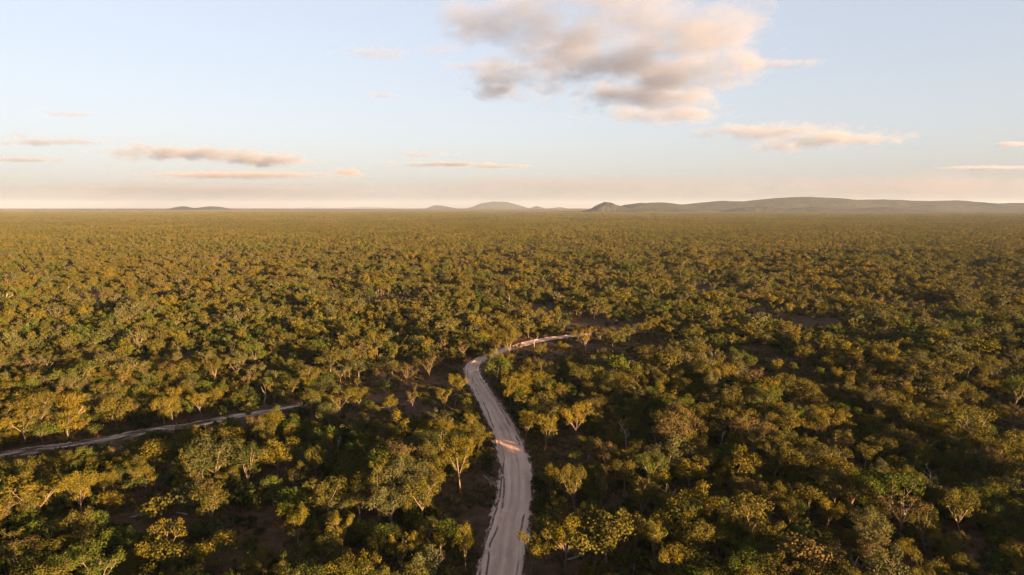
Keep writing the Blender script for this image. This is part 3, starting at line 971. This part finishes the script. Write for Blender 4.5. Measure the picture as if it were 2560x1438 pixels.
def mid_fill(y0, y1, s):
    x, y = scatter(y0, y1, s, False, 80)
    n = len(x)
    a, b = zone_tone(x, y)
    r = rng.random(n); hv_ = vnoise(x, y, 34, 62)
    for j in range(n):
        k = 'gum' if r[j] < (0.50 - 0.22 * (a[j] > .55)) else ('bushy' if r[j] < .82 else ('shrub' if r[j] < .988 else 'dead'))
        v = SRC[k][int(rng.integers(0, len(SRC[k])))]
        h = {'gum': float(np.clip(rng.normal(7.7, 2.4), 3.5, 13)), 'bushy': rng.uniform(3.2, 7.5), 'shrub': rng.uniform(2.0, 4.0), 'dead': rng.uniform(6, 9)}[k]
        h *= 0.72 + 0.56 * hv_[j]
        s_ = h / v[1]; q = s_ * rng.uniform(.9, 1.25)
        bx_.append(x[j]); by_.append(y[j]); bi_.append(v[0]); br_.append(rng.uniform(0, 6.28)); bs_.append((q, q, s_))
mid_fill(520, 1000, 4.8)
instancer('woodland', src, bx_, by_, np.zeros(len(bx_)), bi_, br_, bs_, 'open savanna woodland of countless gum trees and scrub', 'woodland')

# far wood: tiles of coarse trees
tiles = bpy.data.collections.new('wood_tiles'); tile_objs = []
TS = 60.0
def make_tile(seed, size, spacing, quad, nq):
    nr = np.random.default_rng(seed)
    g = np.arange(-size / 2 + spacing / 2, size / 2, spacing)
    X, Y = np.meshgrid(g, g); n = X.size
    X = X.ravel() + nr.uniform(-.5, .5, n) * spacing * .95; Y = Y.ravel() + nr.uniform(-.5, .5, n) * spacing * .95
    keep = nr.random(n) < np.clip((vnoise(X, Y, 19, seed % 50) - .2) * 3.2, .10, 1)
    X, Y = X[keep], Y[keep]; n = len(X)
    H = np.clip(nr.normal(7.9, 2.8, n), 2.5, 14.0)
    pal = nr.choice(6, n, p=[.34, .16, .18, .10, .09, .13])
    Vs, mi = [], []
    for x, y, h, p in zip(X, Y, H, pal):
        k = nr.integers(3, 6)
        W = h * nr.uniform(.24, .38)
        cs = [(x + nr.uniform(-.6, .6) * W, y + nr.uniform(-.6, .6) * W, h * nr.uniform(.55, .86)) for _ in range(k)]
        V, F = leaf_cards(nr, cs, [W * nr.uniform(.5, .75) for _ in range(k)], [nq] * k, quad, flat=.8, droop=.2)
        Vs.append(V); mi += [int(p)] * len(F)
    V = np.concatenate(Vs); F = np.arange(len(V)).reshape(-1, 4)
    return mesh_from('wood_tile', V, F, [LEAF[c] for c in ('olive', 'golden', 'grey-green', 'green', 'dark green', 'russet')], mat_index=mi)
for k in range(6):
    add_src('tile', make_tile(700 + k, TS, 6.0, 1.0, 13), 0, tiles, tile_objs)
FT = 180.0
for k in range(4):
    add_src('ftile', make_tile(720 + k, FT, 7.0, 2.4, 6), 0, tiles, tile_objs)

def tile_fill(y0, y1, ts, base, nvar, zs):
    w = 0.80 * y1 + ts
    gx, gy = np.meshgrid(np.arange(-w, w, ts), np.arange(y0 + ts / 2, y1, ts))
    gx, gy = gx.ravel(), gy.ravel()
    m = np.abs(gx) < 0.80 * gy + ts * 2
    gx, gy = gx[m], gy[m]; n = len(gx)
    return gx, gy, base + rng.integers(0, nvar, n), rng.integers(0, 4, n) * math.pi / 2, np.stack([np.ones(n), np.ones(n), zs * (0.45 + 1.1 * (0.4 * vnoise(gx, gy, 330, 31) + 0.3 * vnoise(gx, gy, 1100, 33) + 0.3 * vnoise(gx, gy, 3600, 35)))], 1)
A1 = tile_fill(1000, 3400, TS, 0, 6, 1.0)
A2 = tile_fill(3400, 14000, FT, 6, 4, 1.05)
tx = [np.concatenate([a, b]) for a, b in zip(A1, A2)]
instancer('far_woodland', tiles, tx[0], tx[1], np.zeros(len(tx[0])), tx[2], tx[3], tx[4], 'endless far-off savanna wood reaching the hazy horizon', 'woodland')

# beyond that the canopy is one rough sheet
def canopy_mat(name='far_canopy', ca=(0.016, 0.013, 0.006), cb=(0.046, 0.035, 0.013)):
    m, t = new_mat(name); g = NG(t)
    geo = g.n('ShaderNodeNewGeometry')
    f = g.noise(geo.outputs['Position'], 0.012, 6, 0.7)
    b2 = g.noise(geo.outputs['Position'], 0.0012, 3, 0.5)
    c = g.mix(g.sstep(g.math('ADD', g.math('MULTIPLY', f, .6), g.math('MULTIPLY', b2, .4)), .38, .62), ca, cb)
    d = g.n('ShaderNodeBsdfDiffuse'); g.l(c, d.inputs['Color'])
    bp = g.n('ShaderNodeBump'); bp.inputs['Strength'].default_value = 1.0; bp.inputs['Distance'].default_value = 30.0
    g.l(f, bp.inputs['Height']); g.l(bp.outputs[0], d.inputs['Normal'])
    o = g.n('ShaderNodeOutputMaterial'); g.l(d.outputs[0], o.inputs['Surface'])
    return m
CANOPY = canopy_mat()
HILL_COVER = canopy_mat('hill_cover', (0.012, 0.015, 0.011), (0.030, 0.030, 0.018))
def sheet(name, ys, nx, zf):
    V = []
    for y in ys:
        for x in np.linspace(-1, 1, nx):
            xx = x * 0.95 * y
            V.append((xx, y, zf(xx, y)))
    n = len(ys)
    i = np.arange(n - 1)[:, None] * nx + np.arange(nx - 1)[None]
    F = np.stack([i, i + 1, i + nx + 1, i + nx], 2).reshape(-1, 4)
    return mesh_from(name, V, F, [CANOPY], smooth=True)
cs = link('far_canopy', sheet('far_canopy', np.geomspace(13600, 32000, 90), 500, lambda x, y: 6.0 + 5.0 * mnoise.noise((x / 140, y / 300, 0)) + 14 * mnoise.noise((x / 2600, y / 2600, 3.0))))
tag(cs, 'distant tree canopy merging into one rough sheet below the horizon', 'woodland', kind='stuff')

# ------------------------------------------------------------------ hills
def hill(profile, D, deep, seed, label, rough=0.22):
    """profile: (photo x, photo y of the skyline); D distance of the ridge line."""
    px = np.array([p[0] for p in profile], float); py = np.array([p[1] for p in profile], float)
    nx, ny = 300, 44
    xs = np.linspace(px[0], px[-1], nx)
    # smooth skyline
    yy = np.interp(xs, px, py)
    ker = np.hanning(7); ker /= ker.sum()
    yy = np.convolve(np.pad(yy, 3, mode='edge'), ker, 'valid')
    V = []
    for j in range(ny):
        v = j / (ny - 1) * 2 - 1
        for i in range(nx):
            d = ray(xs[i], yy[i])
            top = max(CAM_H + d.z / d.y * D, 1.0)
            y = D + v * deep
            s = (1 - v * v) ** 1.3 if v < 0 else (1 - v * v)
            x = (xs[i] - 1280) / FPX * D * (1 + 0.0 * v)
            nz = mnoise.fractal((x / (deep * .45), y / (deep * .45), seed), 0.9, 2.1, 5)
            nf = mnoise.fractal((x / 260, y / 260, seed + 7), 0.8, 2.1, 4)
            z = top * s * (1 + rough * nz * (1 - s) * 5 + 0.028 * nf) - 2.0 * (1 - s)
            V.append((x, y, z))
    i = np.arange(ny - 1)[:, None] * nx + np.arange(nx - 1)[None]
    F = np.stack([i, i + 1, i + nx + 1, i + nx], 2).reshape(-1, 4)
    o = link('hill', mesh_from('hill', V, F, [HILL_COVER], smooth=True))
    tag(o, label, 'hill', kind='structure')
    return o

hill([(1455, 528), (1480, 521), (1495, 511), (1510, 505), (1525, 506), (1540, 513), (1570, 520), (1600, 528)], 8800, 420, 1.0, 'small steep dark knoll at the end of the range')
hill([(1530, 527), (1560, 512), (1600, 507), (1640, 510), (1690, 521), (1720, 527)], 9400, 600, 5.0, 'low rounded foothill beside the steep knoll')
hill([(1560, 528), (1620, 507), (1650, 506), (1700, 512), (1740, 508), (1800, 502), (1850, 505), (1900, 499), (1960, 494), (2010, 492), (2080, 496), (2120, 500), (2200, 499), (2260, 502), (2330, 503),
      (2380, 501), (2430, 506), (2490, 511), (2560, 507), (2640, 510), (2800, 528)], 11500, 1500, 2.0, 'long wooded range on the horizon')
hill([(1800, 530), (1850, 520), (1900, 515), (1960, 523), (2030, 517), (2100, 524), (2200, 518), (2300, 526)], 9000, 450, 8.0, 'low broken foothills under the long range')
hill([(400, 530), (436, 524), (452, 518), (464, 516), (480, 520), (505, 520), (530, 516), (548, 517), (576, 523), (610, 530)], 15000, 700, 3.0, 'pair of small knolls on the flat horizon')
hill([(1040, 530), (1068, 523), (1088, 513), (1110, 515), (1150, 523), (1178, 519), (1205, 508), (1235, 504), (1268, 505), (1300, 514), (1322, 521), (1342, 515), (1365, 522), (1400, 518), (1435, 524), (1480, 530)], 23000, 1500, 4.0, 'pale blue domed hills far off on the horizon')
hill([(600, 530), (700, 523), (770, 519), (850, 520), (920, 517), (980, 520), (1080, 526), (1150, 530)], 42000, 1500, 6.0, 'faint low ridge at the very edge of the plain')

# ------------------------------------------------------------------ haze
hm, ht = new_mat('haze_air'); g = NG(ht)
pv = g.n('ShaderNodeVolumePrincipled')
pv.inputs['Color'].default_value = (0.31, 0.38, 0.54, 1)
pv.inputs['Density'].default_value = 2.1e-5
pv.inputs['Anisotropy'].default_value = 0.0
ho = g.n('ShaderNodeOutputMaterial'); g.l(pv.outputs[0], ho.inputs['Volume'])
hx, z0, z1 = 46000.0, -1.0, 400.0
hv = [(-hx, -hx, z0), (hx, -hx, z0), (hx, hx, z0), (-hx, hx, z0), (-hx, -hx, z1), (hx, -hx, z1), (hx, hx, z1), (-hx, hx, z1)]
hf = [(3, 2, 1, 0), (4, 5, 6, 7), (0, 1, 5, 4), (1, 2, 6, 5), (2, 3, 7, 6), (3, 0, 4, 7)]
hz_ = link('haze', mesh_from('haze', hv, hf, [hm]))
tag(hz_, 'thin warm evening haze over the plain', 'haze', kind='stuff')

# ------------------------------------------------------------------ grass tufts on the open soil
tufts = bpy.data.collections.new('tuft_sources'); tuft_objs = []
def straw_mat(name, a, b):
    return leaf_mat(name, a, b, 0.3)
STRAW = [straw_mat('dry_grass', (0.06, 0.038, 0.016), (0.12, 0.08, 0.032)), straw_mat('low_scrub', (0.03, 0.034, 0.012), (0.065, 0.062, 0.02))]
for k in range(4):
    nr = np.random.default_rng(900 + k)
    Vs = []
    for b in range(26):
        a = nr.uniform(0, 6.28); r = nr.uniform(0, .35); t = nr.uniform(.1, .9); L = nr.uniform(.25, .6)
        p = np.array([math.cos(a) * r, math.sin(a) * r, -0.02]); d = np.array([math.cos(a) * t, math.sin(a) * t, 1.0]) * L
        w = np.array([-math.sin(a), math.cos(a), 0]) * nr.uniform(.04, .09)
        Vs.append(np.stack([p - w, p + w, p + d * .7 + w * .6, p + d]))
    V = np.concatenate(Vs)
    add_src('tuft', mesh_from('tuft', V, np.arange(len(V)).reshape(-1, 4), [STRAW[k % 2]]), 0, tufts, tuft_objs)
gxs, gys = jitter_grid(-300, 320, 95, 390, 1.25, 1.0)
m = np.abs(gxs) < 0.8 * gys + 15
gxs, gys = gxs[m], gys[m]
gd = vnoise(gxs, gys, 11, 51) * .6 + vnoise(gxs, gys, 3.5, 52) * .4
d1, _ = dist_to(MAIN, gxs, gys); d2, _ = dist_to(SIDE, gxs, gys)
m = (gd + rng.uniform(-.15, .15, gxs.size) > .47) & (d1 > 5.0) & (d2 > 2.9)
gxs, gys = gxs[m], gys[m]; n = len(gxs)
sc_ = rng.uniform(.6, 1.7, n)
instancer('grass', tufts, gxs, gys, np.zeros(n), rng.integers(0, 4, n), rng.uniform(0, 6.28, n), np.stack([sc_ * 1.3, sc_ * 1.3, sc_], 1), 'dry grass tufts and low scrub on the dark woodland soil', 'grass')

# ------------------------------------------------------------------ fallen logs and a termite mound
for k, (px_, py_, L, az) in enumerate([(1060, 1325, 4.5, 2.3), (870, 1085, 5.0, .2), (1180, 1045, 4.0, .1), (350, 1290, 3.6, .6), (455, 1285, 3.2, 2.8), (1440, 1395, 4.2, .5), (1570, 895, 5.0, .3), (1640, 880, 4.5, 2.9),
                                       (960, 1020, 4.6, .15), (1700, 1330, 4.0, 1.0), (660, 1210, 3.8, .3), (1215, 1195, 3.4, 2.0)]):
    rs = random.Random(60 + k); c = ground_at(px_, py_)
    e = bpy.data.objects.new('fallen_log', None); col.objects.link(e); e.location = (c.x, c.y, 0); e.rotation_euler = (0, 0, az)
    V, F = [], []
    lp, _ = bent(rs, (-L / 2, 0, .16), (1, 0, 0), L, 5, .10, 0)
    for q in lp: q.z = .15 + rs.uniform(0, .05)
    tube(V, F, lp, [.19, .18, .17, .15, .13, .10], 7)
    t = link('stem', mesh_from('log_stem', [tuple(v) for v in V], F, [BARK_DEAD], smooth=True), e)
    for b in range(2):
        V, F = [], []
        bp_, _ = bent(rs, lp[2 + b], (1, rs.choice((-1, 1)) * rs.uniform(.6, 1.2), rs.uniform(.1, .7)), L * rs.uniform(.2, .35), 3, .25, -.02)
        tube(V, F, bp_, [.09, .07, .05, .02], 5)
        link('branch', mesh_from('log_branch', [tuple(v) for v in V], F, [BARK_DEAD], smooth=True), e)
    tag(e, f"{['long', 'short'][L < 4.1]} grey fallen log with {['two stubs', 'bent branches'][k % 2]}, {landmark(c.x, c.y)}", 'fallen log', 'fallen logs on the soil')
c = ground_at(441, 1078)
V, F = [], []
rs = random.Random(3)
zz = np.linspace(-.1, 2.5, 12)
for i_, z_ in enumerate(zz):
    r_ = .52 * (1 - (max(z_, 0) / 2.6) ** 2.2) + .05
    for a_ in range(12):
        an = 2 * math.pi * a_ / 12
        rr_ = r_ * (1 + .22 * mnoise.noise((math.cos(an) * 1.6, math.sin(an) * 1.6, z_ * 1.3)))
        V.append((rr_ * math.cos(an) + .06 * z_, rr_ * math.sin(an), z_))
for i_ in range(11):
    for a_ in range(12):
        F.append((i_ * 12 + a_, i_ * 12 + (a_ + 1) % 12, (i_ + 1) * 12 + (a_ + 1) % 12, (i_ + 1) * 12 + a_))
F.append(tuple(11 * 12 + a_ for a_ in range(12)))
o = link('termite_mound', mesh_from('termite_mound', V, F, [bark_mat('mound_earth', (0.10, 0.055, 0.035), (0.17, 0.10, 0.065))], smooth=True))
o.location = (c.x, c.y, 0)
tag(o, 'reddish earth termite mound standing beside the side track', 'termite mound')

# ------------------------------------------------------------------ clouds: real volumes high over the plain
import bmesh
def cloud_mat(name, lobes, dens, nscale, amp, edge, tone, bias=0.0):
    m, t = new_mat(name); g = NG(t)
    tc = g.n('ShaderNodeTexCoord'); P = tc.outputs['Object']
    best = None
    for c, r in lobes:
        q = g.vmath('DIVIDE', g.vmath('SUBTRACT', P, tuple(c)), tuple(r))
        d = g.vmath('LENGTH', q)
        best = d if best is None else g.math('SMOOTH_MIN', best, d, 0.25)
    f = g.math('SUBTRACT', 1.0, best)
    n1 = g.noise(g.vmath('MULTIPLY', P, (1.0, 0.8, 2.0)), nscale, 6, 0.66)
    v = g.math('ADD', g.math('MULTIPLY_ADD', f, 0.9, bias), g.math('MULTIPLY', g.math('SUBTRACT', n1, 0.5), amp))
    k = g.math('MULTIPLY', g.sstep(v, 0.0, edge), dens)
    pv = g.n('ShaderNodeVolumePrincipled')
    pv.inputs['Color'].default_value = (*tone, 1)
    pv.inputs['Anisotropy'].default_value = 0.15
    g.l(k, pv.inputs['Density'])
    o = g.n('ShaderNodeOutputMaterial'); g.l(pv.outputs[0], o.inputs['Volume'])
    return m

def cloud(lobes_px, label, alt=1400.0, thick=90.0, dens=0.010, nscale=1 / 420, amp=2.2, edge=0.5, tone=(0.34, 0.37, 0.47), bias=0.0):
    lobes = []
    for (cx, cy_, w, h) in lobes_px:
        C = ground_at(cx, cy_, alt)
        dep = project(C.x, C.y, alt)[2]
        yn = ground_at(cx, cy_ - h * .5, alt).y; yf = ground_at(cx, cy_ + h * .5, alt).y
        rx = w * .5 * dep / FPX * 1.15
        vert = thick * 2 * FPX / dep                    # how much of the seen height the thickness gives
        ry = max(abs(yf - yn) * .5 * max(.35, 1 - vert / max(h, 1) * .5), rx * .35)
        lobes.append((C, Vector((rx, ry, thick))))
    bm = bmesh.new()
    for C, r in lobes:
        bmesh.ops.create_icosphere(bm, subdivisions=2, radius=1.0, matrix=Matrix.Translation(C) @ Matrix.Diagonal((r.x * 1.35, r.y * 1.35, r.z * 1.4, 1)))
    h = bmesh.ops.convex_hull(bm, input=bm.verts[:])
    bmesh.ops.delete(bm, geom=list({v for v in h['geom_interior'] + h['geom_unused'] if isinstance(v, bmesh.types.BMVert)}), context='VERTS')
    me = bpy.data.meshes.new('cloud'); bm.to_mesh(me); bm.free()
    m = cloud_mat('cloud_vapour', lobes, dens, nscale, amp, edge, tone, bias)
    me.materials.append(m)
    o = link('cloud', me)
    tag(o, label, 'cloud', 'evening clouds')
    return o

cloud([(1460, -50, 330, 80), (1680, -50, 320, 80), (1330, 50, 360, 150), (1480, 90, 300, 110), (1610, 45, 400, 130), (1770, 95, 200, 140), (1560, 150, 520, 100), (1340, 195, 300, 60), (1690, 190, 330, 110), (1265, 228, 120, 34), (1600, 240, 320, 60), (1650, 290, 290, 36)],
      'large broken grey-pink cloud, biggest in the sky', thick=120, dens=.0024, amp=5.0, edge=1.1, nscale=1 / 480, bias=.22)
cloud([(1930, 328, 360, 40), (2090, 346, 280, 46), (1960, 368, 140, 20)], 'flat ragged cloud trailing below the biggest cloud', alt=1300, thick=130, dens=.0022, amp=3.6, edge=.9)
cloud([(480, 385, 360, 34), (650, 400, 210, 38), (330, 375, 180, 18)], 'long low grey cloud with a bright lit end', alt=1300, thick=170, dens=.0020, amp=3.6, edge=.9)
cloud([(120, 355, 280, 16), (30, 340, 90, 10)], 'thin slanting streak of pink cloud', alt=1500, thick=80, dens=.002, amp=3.2, edge=.9)
cloud([(60, 400, 180, 14)], 'short grey streak of cloud under the slanting pink streak', alt=1300, thick=80, dens=.002, amp=3.0, edge=.9)
cloud([(960, 238, 70, 16)], 'tiny lone puff of cloud in clear sky', alt=1400, thick=40, dens=.005, nscale=1 / 160, edge=.9)
cloud([(1060, 385, 150, 10), (1110, 410, 260, 14), (1240, 415, 180, 10)], 'wispy grey strands of cloud low over the domed hills', alt=1300, thick=80, dens=.0028, amp=2.6, edge=.8)
cloud([(940, 130, 240, 26), (1110, 125, 130, 22), (1180, 165, 140, 34)], 'faint pink wisps beside the biggest cloud', alt=1500, thick=55, dens=.0028, nscale=1 / 250, amp=3.0, edge=1.0)
cloud([(1950, 158, 210, 26)], 'small pointed tail of cloud beside the biggest cloud', alt=1500, thick=50, dens=.005, nscale=1 / 250, amp=2.6, edge=.9)
cloud([(170, 285, 160, 18)], 'faint pink scraps of cloud above the slanting streak', alt=1500, thick=55, dens=.0022, nscale=1 / 250, amp=2.8, edge=.9)
cloud([(2470, 420, 220, 12)], 'thin grey streak of cloud over the long range', alt=1300, thick=80, dens=.0025, edge=.8)
cloud([(2525, 360, 100, 14)], 'small pale scrap of cloud above the grey streak', alt=1400, thick=60, dens=.003, edge=.8)
cloud([(600, 438, 520, 18), (872, 431, 60, 24)], 'low mauve cloud bank with one bright puff at its end', alt=1350, thick=170, dens=.0012, edge=.8, tone=(.36, .36, .42))
cloud([(500, 476, 1300, 12), (1500, 466, 1300, 16), (2350, 466, 1400, 16)], 'broad mauve cloud bank lying along the horizon', alt=1240, thick=820, dens=.00019, nscale=1 / 2600, amp=1.5, edge=1.1, tone=(.23, .26, .36))

print('items', len(items), 'picked', len(picked), 'wood', len(bx_), 'tiles', len(tx[0]))
